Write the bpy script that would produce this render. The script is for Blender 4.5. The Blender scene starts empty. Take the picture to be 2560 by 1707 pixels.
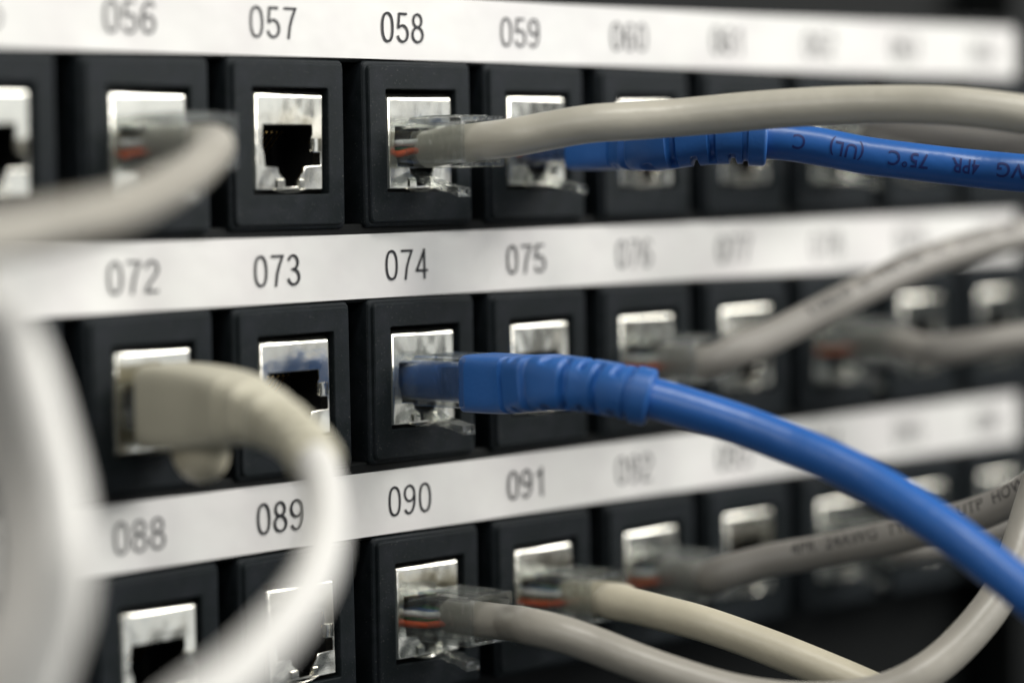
import bpy, bmesh, math, random
from mathutils import Vector, Matrix
random.seed(7)
CM = 0.01
sc = bpy.context.scene

# ------------------------------------------------------------------ camera
cam_d = bpy.data.cameras.new('camera')
cam = bpy.data.objects.new('camera', cam_d)
sc.collection.objects.link(cam)
sc.camera = cam
cam_d.sensor_width = 36.0
cam_d.lens = 7000.28 / 2560 * 36
cam_d.clip_start = 0.02
cam_d.clip_end = 20
R_ = Vector((0.67480, -0.73778, -0.018146)); U_ = Vector((0.053310, 0.024206, 0.998285)); F_ = Vector((0.736070, 0.674612, -0.055665))
m = Matrix((R_, U_, -F_)).transposed().to_4x4()
m.translation = Vector((-30.6911, -30.0054, -1.4377)) * CM
cam.matrix_world = m
cam_d.dof.use_dof = True
cam_d.dof.focus_distance = 42.0 * CM
cam_d.dof.aperture_fstop = cam_d.lens / 1000 / (1.85 * CM)
cam_d.dof.aperture_blades = 7

# ------------------------------------------------------------------ world and lamps (server-room light plus two added lights)
w = bpy.data.worlds.new("World"); sc.world = w; w.use_nodes = True
bg = w.node_tree.nodes['Background']
bg.inputs[0].default_value = (0.80, 0.93, 1.0, 1); bg.inputs[1].default_value = 0.055

def area(name, loc, target, sx, sy, power, col):
    d = bpy.data.lights.new(name, 'AREA'); d.shape = 'RECTANGLE'; d.size = sx * CM; d.size_y = sy * CM
    d.energy = power; d.color = col
    o = bpy.data.objects.new(name, d); sc.collection.objects.link(o)
    o.location = Vector(loc) * CM
    o.rotation_euler = (Vector(target) - Vector(loc)).to_track_quat('-Z', 'Y').to_euler()
    return o
area('ceiling_lamp', (-18, -52, 115), (2, -4, -3), 55, 14, 8, (1.0, 0.985, 0.93))
area('aisle_and_fill_lamp', (72, -95, 62), (2, 0, -3), 120, 60, 22.5, (1.0, 0.985, 0.95))
area('shield_reflection_light', (68, -100, 9), (-2, 0, -3), 64, 78, 1.5, (0.95, 0.98, 1.0))  # added panel, no real window; gives the metal shields something bright to reflect
area('aisle_and_fill_lamp', (-110, -60, 60), (-6, -8, -4), 90, 40, 4.5, (1.0, 0.985, 0.95))  # unseen fill added at left to brighten the blurred cables there

sc.view_settings.view_transform = 'Standard'; sc.view_settings.look = 'None'
sc.view_settings.exposure = 0.0; sc.view_settings.gamma = 1.0
sc.render.engine = 'CYCLES'
sc.cycles.max_bounces = 16; sc.cycles.transmission_bounces = 12; sc.cycles.transparent_max_bounces = 16
sc.cycles.use_denoising = True

# ------------------------------------------------------------------ helpers
def mat(name, col, rough=0.5, metal=0.0, spec=0.5, bump=0.0, bscale=400.0, var=0.0, vscale=60.0, coat=0.0, bump2=0.0, b2scale=40.0, var_col=None, dust=0.0):
    ma = bpy.data.materials.new(name); ma.use_nodes = True
    nt = ma.node_tree; b = nt.nodes['Principled BSDF']
    b.inputs['Base Color'].default_value = (*col, 1); b.inputs['Roughness'].default_value = rough
    b.inputs['Metallic'].default_value = metal; b.inputs['Specular IOR Level'].default_value = spec
    b.inputs['Coat Weight'].default_value = coat; b.inputs['Coat Roughness'].default_value = 0.08
    tc = nt.nodes.new('ShaderNodeTexCoord')
    def noise(s, det=4):
        n = nt.nodes.new('ShaderNodeTexNoise'); n.inputs['Scale'].default_value = s; n.inputs['Detail'].default_value = det
        nt.links.new(tc.outputs['Object'], n.inputs['Vector']); return n
    if var > 0:
        n = noise(vscale); mx = nt.nodes.new('ShaderNodeMix'); mx.data_type = 'RGBA'
        c2 = var_col or tuple(c * (1 - var) for c in col)
        mx.inputs[6].default_value = (*col, 1); mx.inputs[7].default_value = (*c2, 1)
        rp = nt.nodes.new('ShaderNodeMapRange'); rp.inputs[1].default_value = 0.40; rp.inputs[2].default_value = 0.70
        nt.links.new(n.outputs[0], rp.inputs[0]); nt.links.new(rp.outputs[0], mx.inputs[0])
        nt.links.new(mx.outputs[2], b.inputs['Base Color'])
        r2 = nt.nodes.new('ShaderNodeMapRange'); r2.inputs[3].default_value = rough * 0.8; r2.inputs[4].default_value = min(1, rough * 1.3)
        nt.links.new(n.outputs[0], r2.inputs[0]); nt.links.new(r2.outputs[0], b.inputs['Roughness'])
    if dust > 0:
        n = noise(5200, 1); mp = nt.nodes.new('ShaderNodeMapRange'); mp.inputs[1].default_value = 0.735; mp.inputs[2].default_value = 0.78
        mp.inputs[4].default_value = dust; nt.links.new(n.outputs[0], mp.inputs[0])
        dm = nt.nodes.new('ShaderNodeMix'); dm.data_type = 'RGBA'; dm.inputs[7].default_value = (0.35, 0.34, 0.31, 1)
        nt.links.new(mp.outputs[0], dm.inputs[0])
        src = b.inputs['Base Color'].links[0].from_socket if b.inputs['Base Color'].links else None
        if src: nt.links.new(src, dm.inputs[6])
        else: dm.inputs[6].default_value = (*col, 1)
        nt.links.new(dm.outputs[2], b.inputs['Base Color'])
    last = None
    for st, s in ((bump, bscale), (bump2, b2scale)):
        if st > 0:
            n = noise(s, 3); bu = nt.nodes.new('ShaderNodeBump'); bu.inputs['Strength'].default_value = st
            bu.inputs['Distance'].default_value = 1.0 / s * 0.25
            nt.links.new(n.outputs[0], bu.inputs['Height'])
            if last: nt.links.new(last.outputs[0], bu.inputs['Normal'])
            last = bu
    if last: nt.links.new(last.outputs[0], b.inputs['Normal'])
    return ma

M = {}
M['black'] = mat('black_plastic', (0.008, 0.0115, 0.013), 0.5, spec=0.16, dust=0.5, bump=0.25, bscale=2500, var=0.35, vscale=300, var_col=(0.015, 0.018, 0.022))
M['plate'] = mat('black_steel', (0.004, 0.005, 0.005), 0.6, spec=0.2, bump=0.2, bscale=3000)
M['paper'] = mat('label_paper', (0.83, 0.82, 0.79), 0.45, spec=0.4, bump2=0.15, b2scale=60, var=0.09, vscale=70, var_col=(0.78,0.755,0.74))
M['ink'] = mat('black_ink', (0.012, 0.012, 0.016), 0.4)
M['nickel'] = mat('nickel_shield', (0.80, 0.78, 0.70), 0.17, metal=1.0, bump=0.05, bscale=1500, bump2=0.30, b2scale=60, var=0.12, vscale=250)
M['hole'] = mat('socket_plastic', (0.006, 0.006, 0.006), 0.6)
M['gold'] = mat('gold_contact', (0.75, 0.5, 0.18), 0.3, metal=1.0)
M['lightgrey'] = mat('light_grey_jacket', (0.54, 0.51, 0.43), 0.34, bump=0.12, bscale=900, var=0.12, vscale=60, bump2=0.15, b2scale=120)
M['grey'] = mat('grey_jacket', (0.40, 0.375, 0.325), 0.36, bump=0.12, bscale=900, var=0.10, vscale=90, bump2=0.12, b2scale=150)
M['dimgrey'] = mat('shaded_grey_jacket', (0.33, 0.31, 0.28), 0.40, bump=0.12, bscale=900, var=0.10, vscale=90)  # grey jacket darkened to paint in the dimmer light on the right
M['cream'] = mat('cream_jacket', (0.60, 0.55, 0.42), 0.40, bump=0.12, bscale=900, var=0.10, vscale=120, bump2=0.1, b2scale=150)
M['palegrey'] = mat('pale_grey_jacket', (0.80, 0.77, 0.72), 0.4)
M['white'] = mat('white_jacket', (0.76, 0.745, 0.71), 0.38, var=0.06, vscale=60)
M['beige'] = mat('beige_boot', (0.55, 0.52, 0.41), 0.5, bump=0.2, bscale=1200, var=0.1, vscale=120)
M['blue'] = mat('blue_jacket', (0.025, 0.130, 0.44), 0.33, bump=0.1, bscale=900, var=0.12, vscale=90, bump2=0.12, b2scale=150)
M['blueboot'] = mat('blue_boot', (0.023, 0.125, 0.41), 0.42, bump=0.25, bscale=1500, var=0.12, vscale=150)
M['dark'] = mat('rack_dark', (0.010, 0.012, 0.011), 0.7)
M['print'] = mat('jacket_print', (0.07, 0.065, 0.06), 0.5)
M['blueprint'] = mat('navy_print', (0.010, 0.025, 0.15), 0.5)
for nme, c in (('orange', (0.66, 0.11, 0.035)), ('whitewire', (0.78, 0.78, 0.76)), ('green', (0.03, 0.25, 0.08)), ('bluewire', (0.05, 0.15, 0.5)), ('brown', (0.16, 0.07, 0.03))):
    M[nme] = mat('wire_' + nme, c, 0.35)
def clear_mat():
    ma = bpy.data.materials.new('clear_plastic'); ma.use_nodes = True; nt = ma.node_tree
    out = nt.nodes['Material Output']; nt.nodes.remove(nt.nodes['Principled BSDF'])
    g = nt.nodes.new('ShaderNodeBsdfGlass'); g.inputs['IOR'].default_value = 1.46; g.inputs['Roughness'].default_value = 0.02
    g.inputs['Color'].default_value = (0.93, 0.95, 0.94, 1)
    t = nt.nodes.new('ShaderNodeBsdfTransparent'); t.inputs[0].default_value = (0.97, 0.98, 0.975, 1)
    gl = nt.nodes.new('ShaderNodeBsdfGlossy'); gl.inputs['Roughness'].default_value = 0.12
    m1 = nt.nodes.new('ShaderNodeMixShader'); m1.inputs[0].default_value = 0.70
    m2 = nt.nodes.new('ShaderNodeMixShader'); m2.inputs[0].default_value = 0.11
    tc = nt.nodes.new('ShaderNodeTexCoord'); n = nt.nodes.new('ShaderNodeTexNoise'); n.inputs['Scale'].default_value = 260
    bu = nt.nodes.new('ShaderNodeBump'); bu.inputs['Strength'].default_value = 0.4; bu.inputs['Distance'].default_value = 0.0008
    nt.links.new(tc.outputs['Object'], n.inputs['Vector']); nt.links.new(n.outputs[0], bu.inputs['Height'])
    for s in (g, gl): nt.links.new(bu.outputs[0], s.inputs['Normal'])
    nt.links.new(g.outputs[0], m1.inputs[1]); nt.links.new(t.outputs[0], m1.inputs[2])
    nt.links.new(m1.outputs[0], m2.inputs[1]); nt.links.new(gl.outputs[0], m2.inputs[2])
    df = nt.nodes.new('ShaderNodeBsdfDiffuse'); df.inputs[0].default_value = (0.85, 0.87, 0.86, 1)
    m3 = nt.nodes.new('ShaderNodeMixShader'); m3.inputs[0].default_value = 0.018
    nt.links.new(m2.outputs[0], m3.inputs[1]); nt.links.new(df.outputs[0], m3.inputs[2])
    nt.links.new(m3.outputs[0], out.inputs[0]); return ma
M['clear'] = clear_mat()

def make_mesh(name, verts, faces, material, smooth=False, sharp=None):
    me = bpy.data.meshes.new(name)
    me.from_pydata([tuple(c * CM for c in v) for v in verts], [], faces)
    me.materials.append(material)
    if smooth:
        for p in me.polygons: p.use_smooth = True
    me.validate(); me.update()
    return me
def fix_normals(me):
    bm = bmesh.new(); bm.from_mesh(me); bmesh.ops.recalc_face_normals(bm, faces=bm.faces); bm.to_mesh(me); bm.free()
    return me
def autosmooth(me, deg=35):
    for p in me.polygons: p.use_smooth = True
    bm = bmesh.new(); bm.from_mesh(me)
    for e in bm.edges:
        if len(e.link_faces) == 2 and e.calc_face_angle(0) > math.radians(deg): e.smooth = False
    bm.to_mesh(me); bm.free(); return me
def link(name, me, parent=None, loc=None):
    o = bpy.data.objects.new(name, me); sc.collection.objects.link(o)
    if parent: o.parent = parent
    if loc is not None: o.location = Vector(loc) * CM
    return o
def tag(o, label=None, category=None, group=None, kind=None):
    if label: o['label'] = label
    if category: o['category'] = category
    if group: o['group'] = group
    if kind: o['kind'] = kind
    return o
def thing(name, loc, label, category, group=None):
    return tag(link(name, None, None, loc), label, category, group)

class Geo:
    def __init__(s): s.v = []; s.f = []
    def loops(s, rings, cap0=True, cap1=True):
        b = len(s.v); n = len(rings[0])
        for r in rings: s.v += [tuple(p) for p in r]
        for i in range(len(rings) - 1):
            for j in range(n):
                k = (j + 1) % n
                s.f.append((b + i*n + j, b + i*n + k, b + (i+1)*n + k, b + (i+1)*n + j))
        if cap0: s.f.append(tuple(b + j for j in reversed(range(n))))
        if cap1: s.f.append(tuple(b + (len(rings)-1)*n + j for j in range(n)))
    def box(s, x0, x1, y0, y1, z0, z1, bev=0.0):
        if bev <= 0:
            s.loops([[(x0,y0,z),(x1,y0,z),(x1,y1,z),(x0,y1,z)] for z in (z0, z1)])
        else:
            b = bev
            def rr(i, z): return [(x0+i+b,y0+i,z),(x1-i-b,y0+i,z),(x1-i,y0+i+b,z),(x1-i,y1-i-b,z),(x1-i-b,y1-i,z),(x0+i+b,y1-i,z),(x0+i,y1-i-b,z),(x0+i,y0+i+b,z)]
            s.loops([rr(b*0.8, z0), rr(0, z0+b), rr(0, z1-b), rr(b*0.8, z1)])
    def mesh(s, name, material, smooth=False):
        return make_mesh(name, s.v, s.f, material, smooth)

# paths ---------------------------------------------------------------------
def spline(pts, step=0.06):
    P = [Vector(p) for p in pts]
    P = [P[0]*2 - P[1]] + P + [P[-1]*2 - P[-2]]
    out = []
    for i in range(1, len(P) - 2):
        p0, p1, p2, p3 = P[i-1:i+3]
        t0 = 0; t1 = t0 + (p1-p0).length**0.5; t2 = t1 + (p2-p1).length**0.5; t3 = t2 + (p3-p2).length**0.5
        n = max(2, int((p2-p1).length / step))
        for k in range(n):
            t = t1 + (t2-t1)*k/n
            a1 = p0*((t1-t)/(t1-t0)) + p1*((t-t0)/(t1-t0)); a2 = p1*((t2-t)/(t2-t1)) + p2*((t-t1)/(t2-t1)); a3 = p2*((t3-t)/(t3-t2)) + p3*((t-t2)/(t3-t2))
            b1 = a1*((t2-t)/(t2-t0)) + a2*((t-t0)/(t2-t0)); b2 = a2*((t3-t)/(t3-t1)) + a3*((t-t1)/(t3-t1))
            out.append(b1*((t2-t)/(t2-t1)) + b2*((t-t1)/(t2-t1)))
    out.append(P[-2])
    for _ in range(5):      # relax like a stiff cable
        new = out[:]
        for i in range(int(0.9/step), len(out) - 1): new[i] = out[i]*0.5 + (out[i-1] + out[i+1])*0.25
        out = new
    return out
class Path:
    def __init__(s, pts):
        s.p = spline(pts); s.s = [0.0]
        for a, b in zip(s.p, s.p[1:]): s.s.append(s.s[-1] + (b-a).length)
        n = len(s.p); s.t = [(s.p[min(i+1,n-1)] - s.p[max(i-1,0)]).normalized() for i in range(n)]
        side = Vector((1,0,0)) - s.t[0]*s.t[0].x
        if side.length < 0.2: side = s.t[0].orthogonal()
        side.normalize(); s.a = [side]
        for i in range(1, n):
            x = s.a[-1] - s.t[i]*s.a[-1].dot(s.t[i]); s.a.append(x.normalized())
        s.b = [s.a[i].cross(s.t[i]) * 1.0 for i in range(n)]
        for i in range(n):
            pass
        s.L = s.s[-1]
    def at(s, d):
        d = max(0, min(s.L - 1e-6, d))
        lo, hi = 0, len(s.s) - 1
        while hi - lo > 1:
            mi = (lo+hi)//2
            if s.s[mi] <= d: lo = mi
            else: hi = mi
        f = (d - s.s[lo]) / max(1e-9, s.s[hi]-s.s[lo])
        L = lambda q: q[lo].lerp(q[hi], f)
        return L(s.p), L(s.t).normalized(), L(s.a).normalized(), L(s.b).normalized()
def tube_geo(path, r, s0, s1, seg=32, step=0.08, wob=0.0, rfun=None):
    g = Geo(); n = max(3, int((s1-s0)/step)); rings = []
    for i in range(n+1):
        d = s0 + (s1-s0)*i/n; p, t, a, b = path.at(d)
        rr = r * (1 + wob*math.sin(d*1.7 + r*40) + wob*0.6*math.sin(d*4.1))
        if rfun: rr *= rfun(d)
        rings.append([tuple(p + a*(math.cos(q)*rr) + b*(math.sin(q)*rr)) for q in [2*math.pi*k/seg for k in range(seg)]])
    g.loops(rings); return g
def text_bm(body, height, xs=1.0, bold=0.0, spacing=1.0):
    cu = bpy.data.curves.new('t', 'FONT'); cu.body = body; cu.size = 1.0; cu.offset = bold; cu.space_character = spacing
    cu.resolution_u = 6; cu.fill_mode = 'FRONT'
    o = bpy.data.objects.new('t', cu); sc.collection.objects.link(o)
    bpy.context.view_layer.update()
    me = bpy.data.meshes.new_from_object(o.evaluated_get(bpy.context.evaluated_depsgraph_get()))
    bpy.data.objects.remove(o); bpy.data.curves.remove(cu)
    bm = bmesh.new(); bm.from_mesh(me); bpy.data.meshes.remove(me)
    ys = [v.co.y for v in bm.verts]; xs_ = [v.co.x for v in bm.verts]
    k = height / 0.727
    cx = (min(xs_)+max(xs_))/2; cy = 0.727/2
    for v in bm.verts: v.co = Vector(((v.co.x-cx)*k*xs, (v.co.y-cy)*k, 0))
    return bm
def wrap_text(path, r, s_c, theta, body, height, mname, flip=1, xs=0.9, bold=0.01):
    bm = text_bm(body, height, xs, bold, 1.05)
    y = -height/2 + 0.03
    while y < height/2:
        bmesh.ops.bisect_plane(bm, geom=bm.verts[:]+bm.edges[:]+bm.faces[:], plane_co=(0,y,0), plane_no=(0,1,0)); y += 0.03
    x0 = min(v.co.x for v in bm.verts); x1 = max(v.co.x for v in bm.verts); x = x0
    while x < x1:
        bmesh.ops.bisect_plane(bm, geom=bm.verts[:]+bm.edges[:]+bm.faces[:], plane_co=(x,0,0), plane_no=(1,0,0)); x += 0.08
    for v in bm.verts:
        p, t, a, b = path.at(s_c + flip*v.co.x)
        q = theta + flip*v.co.y/r
        v.co = (p + (a*math.cos(q) + b*math.sin(q))*(r*1.006 + 0.003)) * CM
    me = bpy.data.meshes.new('printed_text'); bm.to_mesh(me); bm.free(); me.materials.append(M[mname]); return me

def arc(cx, cy, a, b, d0, d1, n=22, e=2.0):
    P = []
    for k in range(n+1):
        q = math.radians(d0 + (d1-d0)*k/n); c, s_ = math.cos(q), math.sin(q)
        P.append((cx + a*math.copysign(abs(c)**(2/e), c), cy + b*math.copysign(abs(s_)**(2/e), s_)))
    return P
DIG = {
 '0': [arc(.25,.5,.20,.455,0,360,40,2.35)],
 '1': [[(.31,0),(.31,1)], [(.31,.95),(.25,.84),(.17,.78),(.07,.745)]],
 '2': [arc(.25,.72,.19,.235,175,-25) + [(.33,.50),(.20,.34),(.10,.20),(.06,.05)], [(.02,.05),(.46,.05)]],
 '3': [arc(.24,.74,.17,.215,165,-80), arc(.25,.28,.20,.235,82,-170), [(.18,.525),(.27,.525)]],
 '4': [[(.35,0),(.35,1.0)], [(.35,.93),(.04,.29)], [(.0,.28),(.48,.28)]],
 '5': [[(.43,.95),(.12,.95),(.075,.47)], arc(.245,.31,.205,.265,140,-165)],
 '6': [arc(.26,.30,.19,.255,0,360), arc(.29,.48,.225,.475,45,195)],
 '7': [[(.03,.95),(.46,.95),(.34,.68),(.25,.40),(.19,0)]],
 '8': [arc(.25,.745,.165,.21,0,360), arc(.25,.285,.205,.24,0,360)],
}
DIG['9'] = [[(.5-x, 1-y) for x, y in st] for st in DIG['6']]
def digits_bm(text, h, wd=0.080, xs=1.18, adv=0.60):
    bm = bmesh.new(); n = len(text)
    for i, ch in enumerate(text):
        for j, st in enumerate(DIG[ch]):
            closed = abs(st[0][0]-st[-1][0]) + abs(st[0][1]-st[-1][1]) < 1e-4
            P = [Vector(p) for p in (st[:-1] if closed else st)]; m_ = len(P); vs = []
            for k in range(m_):
                a = P[k-1] if (k > 0 or closed) else P[k]; b = P[(k+1) % m_] if (k < m_-1 or closed) else P[k]
                d1 = (P[k]-a).normalized() if (P[k]-a).length > 1e-6 else (b-P[k]).normalized()
                d2 = (b-P[k]).normalized() if (b-P[k]).length > 1e-6 else d1
                t = (d1+d2).normalized(); nr = Vector((-t.y, t.x)); sc_ = min(1.6, 1/max(.3, nr.dot(Vector((-d1.y, d1.x)))))
                q = [P[k] + nr*wd/2*sc_, P[k] - nr*wd/2*sc_]
                vs.append([bm.verts.new(((v.x - .25 + (i-(n-1)/2)*adv)*h*xs, (v.y-.5)*h, j)) for v in q])
            for k in range(m_ if closed else m_-1):
                a, b = vs[k], vs[(k+1) % m_]; bm.faces.new((a[0], a[1], b[1], b[0]))
    return bm

# ------------------------------------------------------------------ the rack behind
PX, RZ = 2.7, 3.594
ROWS, COLS = 3, range(-3, 9)
g = Geo(); g.box(-60, 60, 14, 15, -60, 60)
tag(link('rack_interior', g.mesh('rack_interior', M['dark'])), 'unlit black interior of the rack behind the patch panel', None, None, 'structure')

panel = thing('patch_panel', (0, 0, 0), 'black patch panel holding three rows of shielded network sockets', 'patch panel')
g = Geo(); g.box(-16.2, 18.4, 1.6, 1.8, -12.6, 2.6, 0.05)
g.box(17.35, 18.4, 0.4, 1.6, -12.6, 2.6, 0.05)
link('back_plate', g.mesh('back_plate', M['plate']), panel)
for r in range(-1, ROWS+1):
    z = -RZ*r + 0.979
    if r == -1: z0, z1 = 1.72, 2.35
    elif r == ROWS: continue
    else: z0, z1 = z - 0.54, z + 0.64
    if r == -1: continue
    g = Geo(); g.box(-16.2, 17.35, 0.10, 0.95, z0, z1 , 0.03)
    link('label_rail', g.mesh('label_rail', M['plate']), panel)

# port module: bevelled black block with a stepped face and a window for the socket
def rrect(x0, x1, z0, z1, r, y, n=5):
    P = []
    for cx, cz, a0 in ((x1-r, z1-r, 0), (x0+r, z1-r, 90), (x0+r, z0+r, 180), (x1-r, z0+r, 270)):
        for k in range(n):
            a = math.radians(a0 + 90*k/(n-1)); P.append((cx + r*math.cos(a), y, cz + r*math.sin(a)))
    return P
X0, X1, Z0, Z1 = -1.15, 1.17, -2.035, 0.455
JW, JH = 1.407, 1.478
prof = [(0, 1.6, .05), (0, 0.05, .05), (0.012, 0.022, .06), (0.032, 0.01, .06), (0.06, 0.008, .05), (0.068, -0.035, .05), (0.085, -0.05, .05)]
rings = [rrect(X0+i, X1-i, Z0+i, Z1-i, r+.03, y) for i, y, r in prof]
hx0, hx1, hz0, hz1 = -JW/2-0.03, JW/2+0.075, -JH-0.045, 0.035
rings += [rrect(hx0-.012, hx1+.012, hz0-.012, hz1+.012, .04, -0.055), rrect(hx0, hx1, hz0, hz1, .03, -0.045), rrect(hx0, hx1, hz0, hz1, .03, 0.12)]
g = Geo(); g.loops(rings, cap0=True, cap1=False)
me_module = autosmooth(fix_normals(g.mesh('port_module', M['black'])), 18)

# socket cavity (dark box behind the shield opening)
g = Geo(); cx0, cx1, cz0, cz1 = hx0-0.0, hx1+0.0, hz0, hz1
g.v = [(cx0,0.121,cz0),(cx1,0.121,cz0),(cx1,0.121,cz1),(cx0,0.121,cz1),(cx0,0.9,cz0),(cx1,0.9,cz0),(cx1,0.9,cz1),(cx0,0.9,cz1)]
g.f = [(0,1,5,4),(1,2,6,5),(2,3,7,6),(3,0,4,7),(4,5,6,7)]
me_socket = g.mesh('socket', M['hole'])
g = Geo()
for k in range(8):
    x = -0.36 + 0.103*k
    g.loops([[(x-.018,y,z-.012),(x+.018,y,z-.012),(x+.018,y,z+.012),(x-.018,y,z+.012)] for y, z in ((.50,-.60),(.60,-.66),(.86,-.92))])
me_pins = g.mesh('contact_pins', M['gold'])

# nickel shield
def shield_mesh():
    open_mm = [(2.05,5.06),(12.05,5.06),(12.15,6.5),(11.85,6.95),(11.9,8.6),(12.3,9.05),(13.7,9.15),(13.8,11.15),(10.6,11.3),(10.25,12.0),(9.5,12.9),(9.3,14.25),(6.5,14.3),(6.4,13.1),(5.8,12.8),(5.2,12.2),(5.0,11.4),(2.5,11.35),(2.3,9.6),(1.85,8.2)]
    hole = [(-JW/2 + x/10, -z/10) for x, z in open_mm]
    ix0, ix1, iz0, iz1 = -JW/2+.10, JW/2-.012, -JH+.03, -.12
    cu = bpy.data.curves.new('s', 'CURVE'); cu.dimensions = '2D'; cu.fill_mode = 'BOTH'; cu.extrude = 0.018; cu.bevel_depth = 0.010; cu.bevel_resolution = 1
    for pts in ([(ix0,iz0),(ix1,iz0),(ix1,iz1),(ix0,iz1)], hole):
        sp = cu.splines.new('POLY'); sp.points.add(len(pts)-1); sp.use_cyclic_u = True
        for q, (x, z) in zip(sp.points, pts): q.co = (x, z, 0, 1)
    o = bpy.data.objects.new('s', cu); sc.collection.objects.link(o); bpy.context.view_layer.update()
    me = bpy.data.meshes.new_from_object(o.evaluated_get(bpy.context.evaluated_depsgraph_get()))
    bpy.data.objects.remove(o); bpy.data.curves.remove(cu)
    g = Geo()
    for v in me.vertices: g.v.append((v.co.x, -v.co.z + 0.028, v.co.y))
    for p in me.polygons: g.f.append(tuple(reversed(p.vertices)))
    bpy.data.meshes.remove(me)
    # rolled lips: top, left, right, bottom as a curved picture frame
    def rect(i0, i1, i2, i3, y): return [(-JW/2+i1, y, -JH+i3), (JW/2-i2, y, -JH+i3), (JW/2-i2, y, -i0), (-JW/2+i1, y, -i0)]
    fr = []
    for k in range(7):
        t = k/6; c = math.sin(t*math.pi/2); h = 0.10*(1-c) - 0.008*math.sin(t*math.pi)
        fr.append(rect(0.128*t, 0.108*t, 0.020*t, 0.038*t, h))
    g.loops([rect(0,0,0,0,0.2)] + fr, False, False)
    # little curled spring at the right edge of the opening
    g.loops([[(x, y, z) for x, y in ((0.48,0.03),(0.50,-0.02),(0.56,-0.035),(0.64,-0.03),(0.68,0.0),(0.68,0.05))] for z in (-0.90,-0.71)])
    # bowed lip below the latch slot
    rg = []
    for k in range(9):
        x = -0.30 + 0.64*k/8; z = -JH + 0.005 - 0.045*math.sin(math.pi*k/8)
        rg.append([(x, 0.06, z+.03), (x, -0.01, z+.03), (x, -0.02, z+.018), (x, -0.01, z+.003), (x, 0.06, z+.003)])
    g.loops(rg)
    # folded ears beside the slot
    for s, xa, xb in ((1, -0.24, -0.08), (1, 0.20, 0.33)):
        g.loops([[(xa, 0.03, -1.30), (xb, 0.03, -1.30), (xb, 0.03, -1.44), (xa, 0.03, -1.44)], [(xa+.02, -0.03, -1.315), (xb-.02, -0.03, -1.315), (xb-.02, -0.03, -1.425), (xa+.02, -0.03, -1.425)]])
    me = g.mesh('jack_shield', M['nickel'])
    return autosmooth(me, 40)
me_shield = shield_mesh()

rnd = random.Random(3)
for r in range(ROWS):
    for c in COLS:
        x = (c-2)*PX; z = -RZ*r
        mo = link('port_module', me_module, panel, (x + rnd.uniform(-.02,.02), rnd.uniform(-.012,.012), z + rnd.uniform(-.015,.015)))
        mo.rotation_euler = (rnd.uniform(-.004,.004), rnd.uniform(-.006,.006), rnd.uniform(-.008,.008))
        so = link('jack_shield', me_shield, mo, (rnd.uniform(-.015,.015), rnd.uniform(-.01,.01), rnd.uniform(-.015,.015)))
        so.rotation_euler = (rnd.uniform(-.012,.012), rnd.uniform(-.006,.006), rnd.uniform(-.02,.02))
        link('socket', me_socket, mo); link('contact_pins', me_pins, mo)
        for o in (mo, so): o.name = o.name
# label strips -------------------------------------------------------------
def strip_y(x, r):
    return 0.055 + 0.010*math.sin(x*0.9 + r*2.1) + 0.005*math.sin(x*2.3 + r) 
STR_X0, STR_X1 = -15.1, 16.95
dx = (-0.237, -0.236, -0.286); dp = (2.668, 2.698, 2.681)
for r in range(ROWS):
    zc = -RZ*r + 0.979
    first = (49, 65, 81)[r]
    lo, hi = (49+7-1, 64) if r == 0 else ((71, 80) if r == 1 else (87, 96))
    st = thing('label_strip', (0, 0, zc), ['topmost white paper label strip numbered from 056 to 064 above the sockets', 'middle white paper label strip numbered from 072 to 080', 'lowest white paper label strip numbered from 088 to 096'][r], 'label strip', 'white number strips of the panel')
    g = Geo(); rg = []
    n = 150
    for i in range(n+1):
        x = STR_X0 + (STR_X1-STR_X0)*i/n; y = strip_y(x, r); hh = 0.484
        rg.append([(x, y+.012, -hh), (x, y+.012, hh), (x, y+.004*math.sin(x*3), hh), (x, y-.006*math.sin(x*1.3+r), 0), (x, y, -hh)])
    g.loops(rg)
    link('paper', g.mesh('paper', M['paper'], True), st)
    autosmooth(st.children[0].data, 40)
    for c in COLS:
        num = '%03d' % ((56, 72, 88)[r] + c)
        bm = digits_bm(num, 0.465)
        x0 = (c-2)*dp[r] + dx[r]
        for v in bm.verts:
            xx = x0 + v.co.x
            v.co = Vector((xx, strip_y(xx, r) - 0.014 - 0.001*v.co.z, v.co.y)) * CM
        me = bpy.data.meshes.new('port_number'); bm.to_mesh(me); bm.free(); me.materials.append(M['ink'])
        link('port_number', me, st)

# ------------------------------------------------------------------ plugs (local: x right, -y outwards, z up)
def box_ring(o, hx, zt, zb, b=0.03):
    y = -o
    return [(-hx+b,y,zb),(hx-b,y,zb),(hx,y,zb+b),(hx,y,zt-b),(hx-b,y,zt),(-hx+b,y,zt),(-hx,y,zt-b),(-hx,y,zb+b)]
PLO = 1.36
g = Geo()
outer = [box_ring(-.60,.44,.30,-.30), box_ring(-.56,.47,.33,-.33), box_ring(.22,.47,.33,-.33), box_ring(.30,.49,.41,-.36), box_ring(PLO-.03,.49,.41,-.36), box_ring(PLO,.47,.39,-.34)]
inner = [box_ring(PLO,.40,.33,-.29,.05), box_ring(.3,.39,.32,-.29,.05), box_ring(-.1,.38,.24,-.26,.05), box_ring(-.45,.36,.12,-.18,.04)]
g.loops(outer + inner, True, True)
for xr in (-.30, -.10, .10, .30):
    g.loops([[(xr-.035,-o,.405+0*h),(xr+.035,-o,.405),(xr+.025,-o,.405+h),(xr-.025,-o,.405+h)] for o, h in ((.36,.025),(1.15,.025))])
me_plug = autosmooth(fix_normals(g.mesh('plug_body', M['clear'])), 30)
g = Geo()
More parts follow.
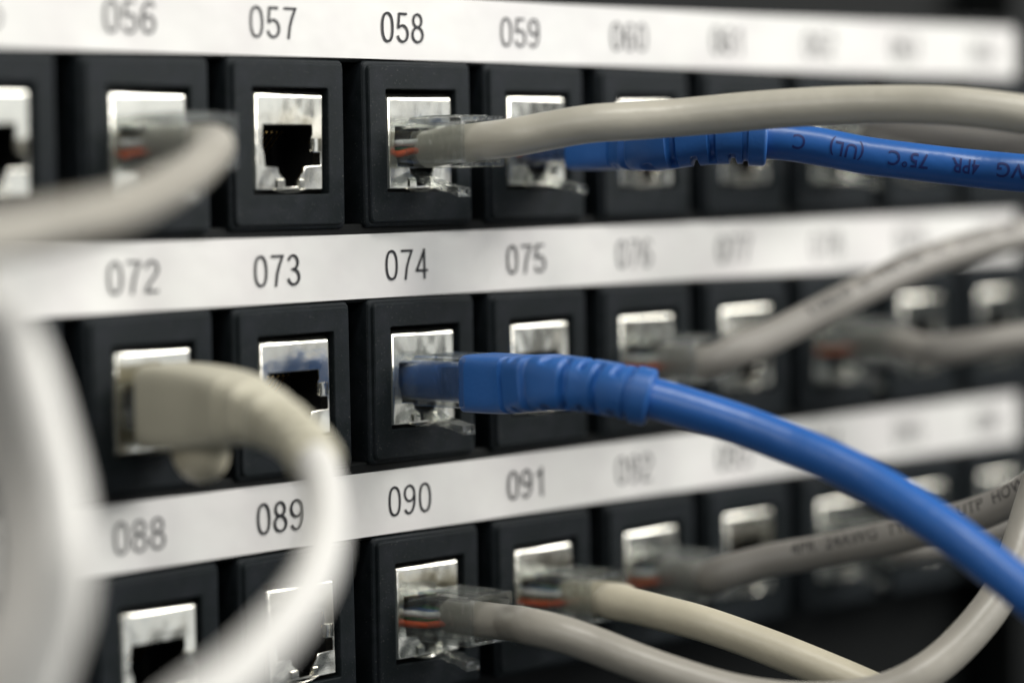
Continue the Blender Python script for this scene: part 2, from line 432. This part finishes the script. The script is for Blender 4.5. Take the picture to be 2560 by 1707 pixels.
lat = [(-.55,-.33,-.40,.24),(-.1,-.40,-.48,.24),(.10,-.45,-.54,.22),(.16,-.47,-.57,.16),(.45,-.56,-.66,.15),(.80,-.64,-.74,.15),(.96,-.66,-.80,.14)]
g.loops([[(-w,-o,zb),(w,-o,zb),(w,-o,zt),(-w,-o,zt)] for o, zt, zb, w in lat])
me_latch = autosmooth(fix_normals(g.mesh('latch', M['clear'])), 30)
WCOL = ['orange', 'whitewire', 'green', 'bluewire', 'whitewire', 'green', 'whitewire', 'brown']
def wire_mesh(k, jo):
    xf = -0.357 + 0.102*k; row = k % 2
    zf = 0.02 if row else -0.085
    pts = [(xf, .55, zf*0.4-.05), (xf, .25, zf), (xf, -.02, zf), (xf*0.85, -jo+.12, zf), (xf*0.5, -jo-.05, zf*.9)]
    if k == 0: pts = [(xf, .55, -.1), (xf, .2, -.13), (xf-.01, -.05, -.13), (xf*.95, -jo+.1, -.11), (xf*.6, -jo-.1, -.08)]
    if k == 1: pts = [(xf-.09, .55, 0.0), (xf-.09, .2, .02), (xf-.09, -.05, .035), (xf-.06, -jo+.1, .03), (xf*.6, -jo-.1, .05)]
    p = Path(pts)
    g = tube_geo(p, 0.054 if k < 2 else 0.048, 0, p.L, 10, 0.08)
    return g.mesh('wire', M[WCOL[k]], True)

def boot_mesh(path, s0, length, matname, hw=.49, hh=.435, rend=.39, flange=True, ks=(0.30, 0.46, 0.62, 0.78)):
    N, SEG = 230, 96; g = Geo(); rings = []
    for i in range(N+1):
        f = i/N; d = s0 + length*f; p, t, a, b = path.at(d)
        m_ = min(1, max(0, (f-.05)/.75)); m_ = m_*m_*(3-2*m_)
        W = hw*(1-m_) + rend*m_; H = hh*(1-m_) + rend*m_
        ex = 7*(1-m_) + 2.2*m_
        if f > .925 and flange: W = H = rend*1.07
        e = min(f*length, (1-f)*length)
        rd = 1 - 0.10*max(0, 1 - e/0.05)**2
        ring = []
        for k in range(SEG):
            q = 2*math.pi*k/SEG; c, s = math.cos(q), math.sin(q)
            rad = (abs(c/W)**ex + abs(s/H)**ex)**(-1/ex)
            dd = 0
            for kk in ks:
                x = (f-kk)*length; 
                if abs(x) < .07: dd = max(dd, .11*min(1, (0.07-abs(x))/.045)*min(1, max(0, (abs(c)-.30)/.15)))
                x = (f-kk-.08)*length
                if abs(x) < .06: dd = max(dd, .09*min(1, (0.06-abs(x))/.03)*min(1, max(0, (abs(s)-.62)/.12)))
            if flange and .90 < f < .925: dd = max(dd, .04)
            rad = (rad - dd)*rd
            ring.append(tuple(p + a*(c*rad) + b*(s*rad)))
        rings.append(ring)
    g.loops(rings)
    return autosmooth(g.mesh('boot', M[matname]), 55)

PATHS = {
 'A': [(0.0, -0.2, -0.87), (0.0, -0.8, -0.81), (0.0, -1.4, -0.77), (0.0, -1.9, -0.74), (0.18, -2.26, -0.68), (0.56, -2.96, -0.56), (1.12, -3.57, -0.52), (1.68, -4.17, -0.47), (2.35, -5.2, -0.39), (3.03, -6.53, -0.37), (3.4, -7.53, -0.43), (3.86, -8.34, -0.57), (4.39, -8.93, -0.74), (8.79, -13.18, -3.02), (14.19, -17.89, -6.45), (20.6, -23.06, -11.02)],
 'B': [(10.8, -0.3, -0.8), (10.8, -0.85, -0.8), (10.8, -1.4, -0.8), (8.26, -2.76, -0.52), (8.01, -3.98, -0.65), (8.11, -4.83, -0.76), (8.16, -5.64, -0.86), (7.79, -6.73, -1.01), (7.12, -12.08, -2.83), (7.46, -17.89, -5.8), (8.8, -24.16, -9.91)],
 'C': [(2.7, 0.2, -0.8), (2.7, -0.6, -0.8), (2.7, -1.4, -0.8), (2.7, -2.0, -0.8), (2.27, -2.78, -0.87), (2.67, -3.65, -0.81), (3.16, -4.34, -0.83), (3.68, -4.91, -0.95), (4.12, -5.4, -1.09), (4.63, -5.97, -1.2), (5.18, -6.58, -1.31), (5.54, -7.28, -1.4), (6.1, -7.9, -1.5), (10.57, -12.19, -3.31), (16.05, -16.95, -6.27), (22.53, -22.15, -10.37)],
 'D': [(-5.4, -0.2, -0.8), (-5.4, -0.78, -0.8), (-5.4, -1.35, -0.8), (-6.34, -2.43, -0.94), (-7.2, -3.14, -1.14), (-8.18, -3.86, -1.32), (-9.35, -4.67, -1.5), (-10.41, -5.31, -1.65), (-11.47, -5.65, -1.77), (-12.37, -5.85, -1.88), (-13.3, -6.04, -1.98), (-19.39, -7.52, -3.67), (-26.49, -9.45, -6.5), (-34.59, -11.84, -10.49)],
 'E': [(-5.4, -0.2, -4.39), (-5.4, -0.8, -4.39), (-5.4, -1.4, -4.39), (-5.65, -2.43, -4.4), (-5.69, -2.99, -4.55), (-5.91, -3.66, -4.76), (-6.36, -4.37, -5.02), (-7.02, -5.16, -5.32), (-7.74, -5.88, -5.59), (-8.51, -6.55, -5.84), (-9.33, -7.14, -6.05), (-10.37, -7.81, -6.24), (-11.46, -8.41, -6.45), (-12.53, -8.75, -6.7), (-18.39, -10.74, -8.99), (-25.25, -13.19, -12.43), (-33.12, -16.09, -17.02)],
 'F': [(-12.47, -3.95, -1.57), (-12.11, -4.39, -2.16), (-11.8, -4.76, -2.6), (-11.73, -5.17, -3.01), (-11.75, -5.47, -3.41), (-11.78, -5.79, -4.08), (-11.84, -6.08, -4.72), (-11.96, -6.29, -5.33), (-12.02, -6.28, -5.89), (-12.14, -6.19, -6.35), (-12.3, -6.06, -6.91), (-12.48, -5.89, -7.37), (-15.31, -4.74, -13.13), (-19.14, -4.05, -20.04), (-23.98, -3.81, -28.1)],
 'P': [(-12.64, -3.83, -2.34), (-12.26, -4.26, -2.64), (-11.99, -4.59, -3.01), (-11.83, -4.79, -3.42), (-11.71, -4.99, -4.12), (-11.64, -5.11, -4.8), (-11.66, -5.15, -5.45), (-11.74, -5.11, -6.03), (-11.9, -4.98, -6.5), (-12.17, -4.72, -7.03), (-15.39, -3.11, -12.42), (-19.61, -1.96, -18.97), (-24.84, -1.27, -26.66)],
 'G': [(0.0, 0.3, -4.39), (0.0, -0.55, -4.39), (0.0, -1.4, -4.39), (0.0, -2.0, -4.39), (-0.21, -2.87, -4.32), (-0.06, -3.49, -4.36), (0.05, -4.06, -4.44), (0.3, -4.49, -4.56), (0.59, -4.97, -4.73), (0.89, -5.45, -4.91), (1.13, -6.04, -5.14), (1.3, -6.68, -5.38), (1.45, -7.31, -5.67), (1.51, -8.0, -6.01), (1.55, -8.68, -6.39), (1.59, -9.35, -6.81), (1.62, -10.01, -7.23), (1.82, -10.55, -7.68), (4.22, -14.91, -11.99), (7.63, -19.72, -17.46), (12.04, -25.0, -24.07)],
 'H': [(5.4, -0.4, -4.39), (5.4, -0.9, -4.39), (5.4, -1.4, -4.39), (5.59, -1.64, -4.26), (6.06, -1.84, -4.11), (6.93, -2.17, -3.76), (7.82, -2.51, -3.38), (9.23, -2.83, -2.92), (10.57, -3.23, -2.61), (11.52, -3.51, -2.47), (12.62, -3.97, -2.35), (18.43, -6.39, -2.95), (25.24, -9.28, -4.7), (33.05, -12.61, -7.6)],
 'I': [(10.8, -0.4, -4.39), (10.8, -0.9, -4.39), (10.8, -1.4, -4.39), (10.69, -2.03, -4.49), (11.32, -2.71, -4.4), (11.85, -3.29, -4.31), (12.52, -4.01, -4.23), (17.06, -8.29, -4.94), (22.6, -13.02, -6.81), (29.14, -18.2, -9.82)],
 'J': [(16.2, -0.4, -4.39), (16.2, -0.9, -4.39), (16.2, -1.4, -4.39), (13.2, -3.97, -3.76), (10.29, -7.77, -4.07), (8.38, -12.03, -5.54), (7.48, -16.75, -8.15)],
 'K': [(0.0, -0.5, -7.99), (0.0, -0.95, -7.99), (0.0, -1.4, -7.99), (0.0, -1.7, -7.99), (-0.52, -2.68, -7.9), (-0.4, -3.12, -7.97), (-0.17, -3.52, -8.12), (0.05, -4.08, -8.32), (0.35, -4.57, -8.52), (0.83, -5.27, -8.77), (1.34, -5.98, -8.89), (1.89, -6.58, -8.88), (2.36, -6.93, -8.79), (2.75, -7.2, -8.61), (3.19, -7.37, -8.37), (3.78, -7.52, -7.97), (4.27, -7.59, -7.58), (4.73, -7.6, -7.08), (5.12, -7.54, -6.6), (5.43, -7.54, -6.11), (5.65, -7.72, -5.33), (8.06, -9.3, 0.09), (11.47, -11.34, 6.03), (15.88, -13.84, 12.49)],
 'L': [(2.7, -0.6, -7.99), (2.7, -1.0, -7.99), (2.7, -1.4, -7.99), (2.7, -1.7, -7.99), (1.91, -2.07, -7.87), (1.92, -2.53, -7.9), (1.99, -3.21, -7.99), (2.06, -3.73, -8.07), (2.3, -4.3, -8.25), (2.71, -5.22, -8.6), (3.08, -5.95, -8.92), (3.38, -6.6, -9.23), (3.58, -7.3, -9.6), (5.89, -12.22, -13.12), (9.2, -17.6, -17.78), (13.52, -23.43, -23.59)],
 'M': [(5.4, -0.3, -7.99), (5.4, -0.85, -7.99), (5.4, -1.4, -7.99), (4.66, -1.95, -7.8), (5.08, -2.54, -7.59), (5.62, -3.41, -7.4), (5.99, -4.38, -7.16), (6.2, -5.2, -6.92), (6.35, -5.93, -6.68), (6.44, -6.45, -6.44), (6.47, -6.91, -6.17), (6.7, -7.42, -5.76), (9.44, -11.73, -3.84), (13.18, -16.49, -3.07), (17.93, -21.7, -3.44)],
 'N': [(10.8, -0.3, -7.99), (10.8, -0.85, -7.99), (10.8, -1.4, -7.99), (9.83, -2.12, -7.92), (10.4, -2.73, -7.76), (10.98, -3.34, -7.52), (11.51, -3.9, -7.27), (15.93, -7.95, -6.79), (21.35, -12.45, -7.45), (27.78, -17.41, -9.26)],
}


def cable(key, name_label, jacket, r=0.272, port=None, jo=0.2, boot=None, group='patch cables plugged into the panel', texts=(), wob=0.008, plugend=PLO, wires=True):
    P = [Vector(q) for q in PATHS[key]]
    if port is not None:
        c, rr = port; base = Vector(((c-2)*PX, 0, -RZ*rr - 0.80))
    else: base = P[0].copy()
    t = thing('network_cable', base, name_label, 'network cable', group)
    path = Path([q - base for q in P])
    link('jacket', tube_geo(path, r, 0, path.L, 40, .07, wob).mesh('jacket', M[jacket], True), t)
    ja = t.children[0]; autosmooth(ja.data, 60)
    if port is not None:
        pl = link('plug', me_plug, t)
        link('latch', me_latch, pl)
        for k in range(8 if wires else 0): link('wire', wire_mesh(k, jo), pl)
        # collar where the jacket is clamped
    if boot:
        bt = boot
        s0 = bt['s0']
        link('boot', boot_mesh(path, s0, bt['len'], bt['mat'], **bt.get('dim', {})), t)
        if bt.get('insert'):
            g = Geo(); g.loops([box_ring(.72,.33,.26,-.24,.06), box_ring(.76,.36,.30,-.26,.06), box_ring(PLO-.04,.37,.31,-.27,.06)])
            link('boot_insert', autosmooth(g.mesh('boot_insert', M[bt['mat']]), 40), t)
        if bt.get('hood'):
            bm = bmesh.new(); bmesh.ops.create_uvsphere(bm, u_segments=28, v_segments=16, radius=1)
            for v in bm.verts: v.co = Vector((v.co.x*.30, v.co.y*.50, v.co.z*.42)) 
            bmesh.ops.translate(bm, verts=bm.verts, vec=Vector(bt['hood']))
            bmesh.ops.scale(bm, verts=bm.verts, vec=(CM,)*3)
            me = bpy.data.meshes.new('latch_guard'); bm.to_mesh(me); bm.free(); me.materials.append(M['cream'])
            for p in me.polygons: p.use_smooth = True
            link('latch_guard', me, t)
    for (s_c, th, body, h, mn, fl) in texts:
        link('printed_text', wrap_text(path, r, s_c, math.radians(th), body, h, mn, fl), ja)
    return t

S0 = lambda jo: PLO - jo   # arc length at which a jacket starting at depth jo leaves its plug
cable('A', 'grey network cable plugged in under 058, arching right across the top row', 'lightgrey', port=(2,0), jo=.2, r=.285)
cable('B', 'grey network cable just visible between the top grey cable and the blue one', 'dimgrey', port=(6,0), jo=.3)
cable('C', 'blue network cable with printed lettering, plugged in under 059', 'blue', port=(3,0), jo=-.2, r=.285,
      boot=dict(s0=S0(-.2)-.35, len=3.65, mat='blueboot', insert=True, dim=dict(hw=.505, hh=.425, rend=.37)), texts=[(7.3, 180, '24AWG   4PR    75\u00b0C    (UL)    C', .23, 'blueprint', -1)])
cable('D', 'pale grey network cable plugged in under 056, bending back out of the frame at left', 'grey', port=(0,0), jo=.2, r=.262)
cable('E', 'off-white network cable with beige boot under 072, looping down past 089', 'white', port=(0,1), jo=.2, r=.26, wires=False,
      boot=dict(s0=0.05, len=4.1, mat='beige', hood=(0.0, -1.0, -.62), dim=dict(hw=.56, hh=.58, rend=.34, flange=False, ks=(.46,.55,.64,.73,.82,.91))))
cable('F', 'thick out of focus white cable hanging in front of the lower left corner', 'white', r=.30)
cable('P', 'out of focus grey cable at the left edge beside the white one', 'palegrey', r=.36)
cable('G', 'bright blue network cable with ribbed boot plugged in under 074', 'blue', port=(2,1), jo=-.3, r=.297, wires=False,
      boot=dict(s0=S0(-.3)-.17, len=3.3, mat='blueboot', insert=True))
cable('H', 'grey network cable under 076 rising to the right in front of the middle strip', 'dimgrey', port=(4,1), jo=.4, texts=[(5.2, 200, 'E188630  UL TYPE CMR 75C  24AWG  4PR', .20, 'print', 1)])
cable('I', 'dim grey network cable running level to the right edge in the middle row', 'dimgrey', port=(6,1), jo=.4)
cable('K', 'grey network cable plugged in under 090, sweeping along the bottom and up the right edge', 'grey', port=(2,2), jo=.5, texts=[(24.3, 180, 'UTP 24AWG 4PR', .2, 'print', 1)])
cable('L', 'cream network cable plugged in under 091, falling to the lower right', 'cream', port=(3,2), jo=.6)
cable('M', 'grey network cable with printed lettering under 092, passing behind the blue cable', 'dimgrey', port=(4,2), jo=.3, texts=[(5.6, 190, '4PR  24AWG  TYPE CM  UTP  HOWN', .21, 'print', 1)])
cable('N', 'dim grey network cable from the socket under 094, behind the lettered grey one', 'dimgrey', port=(6,2), jo=.3)
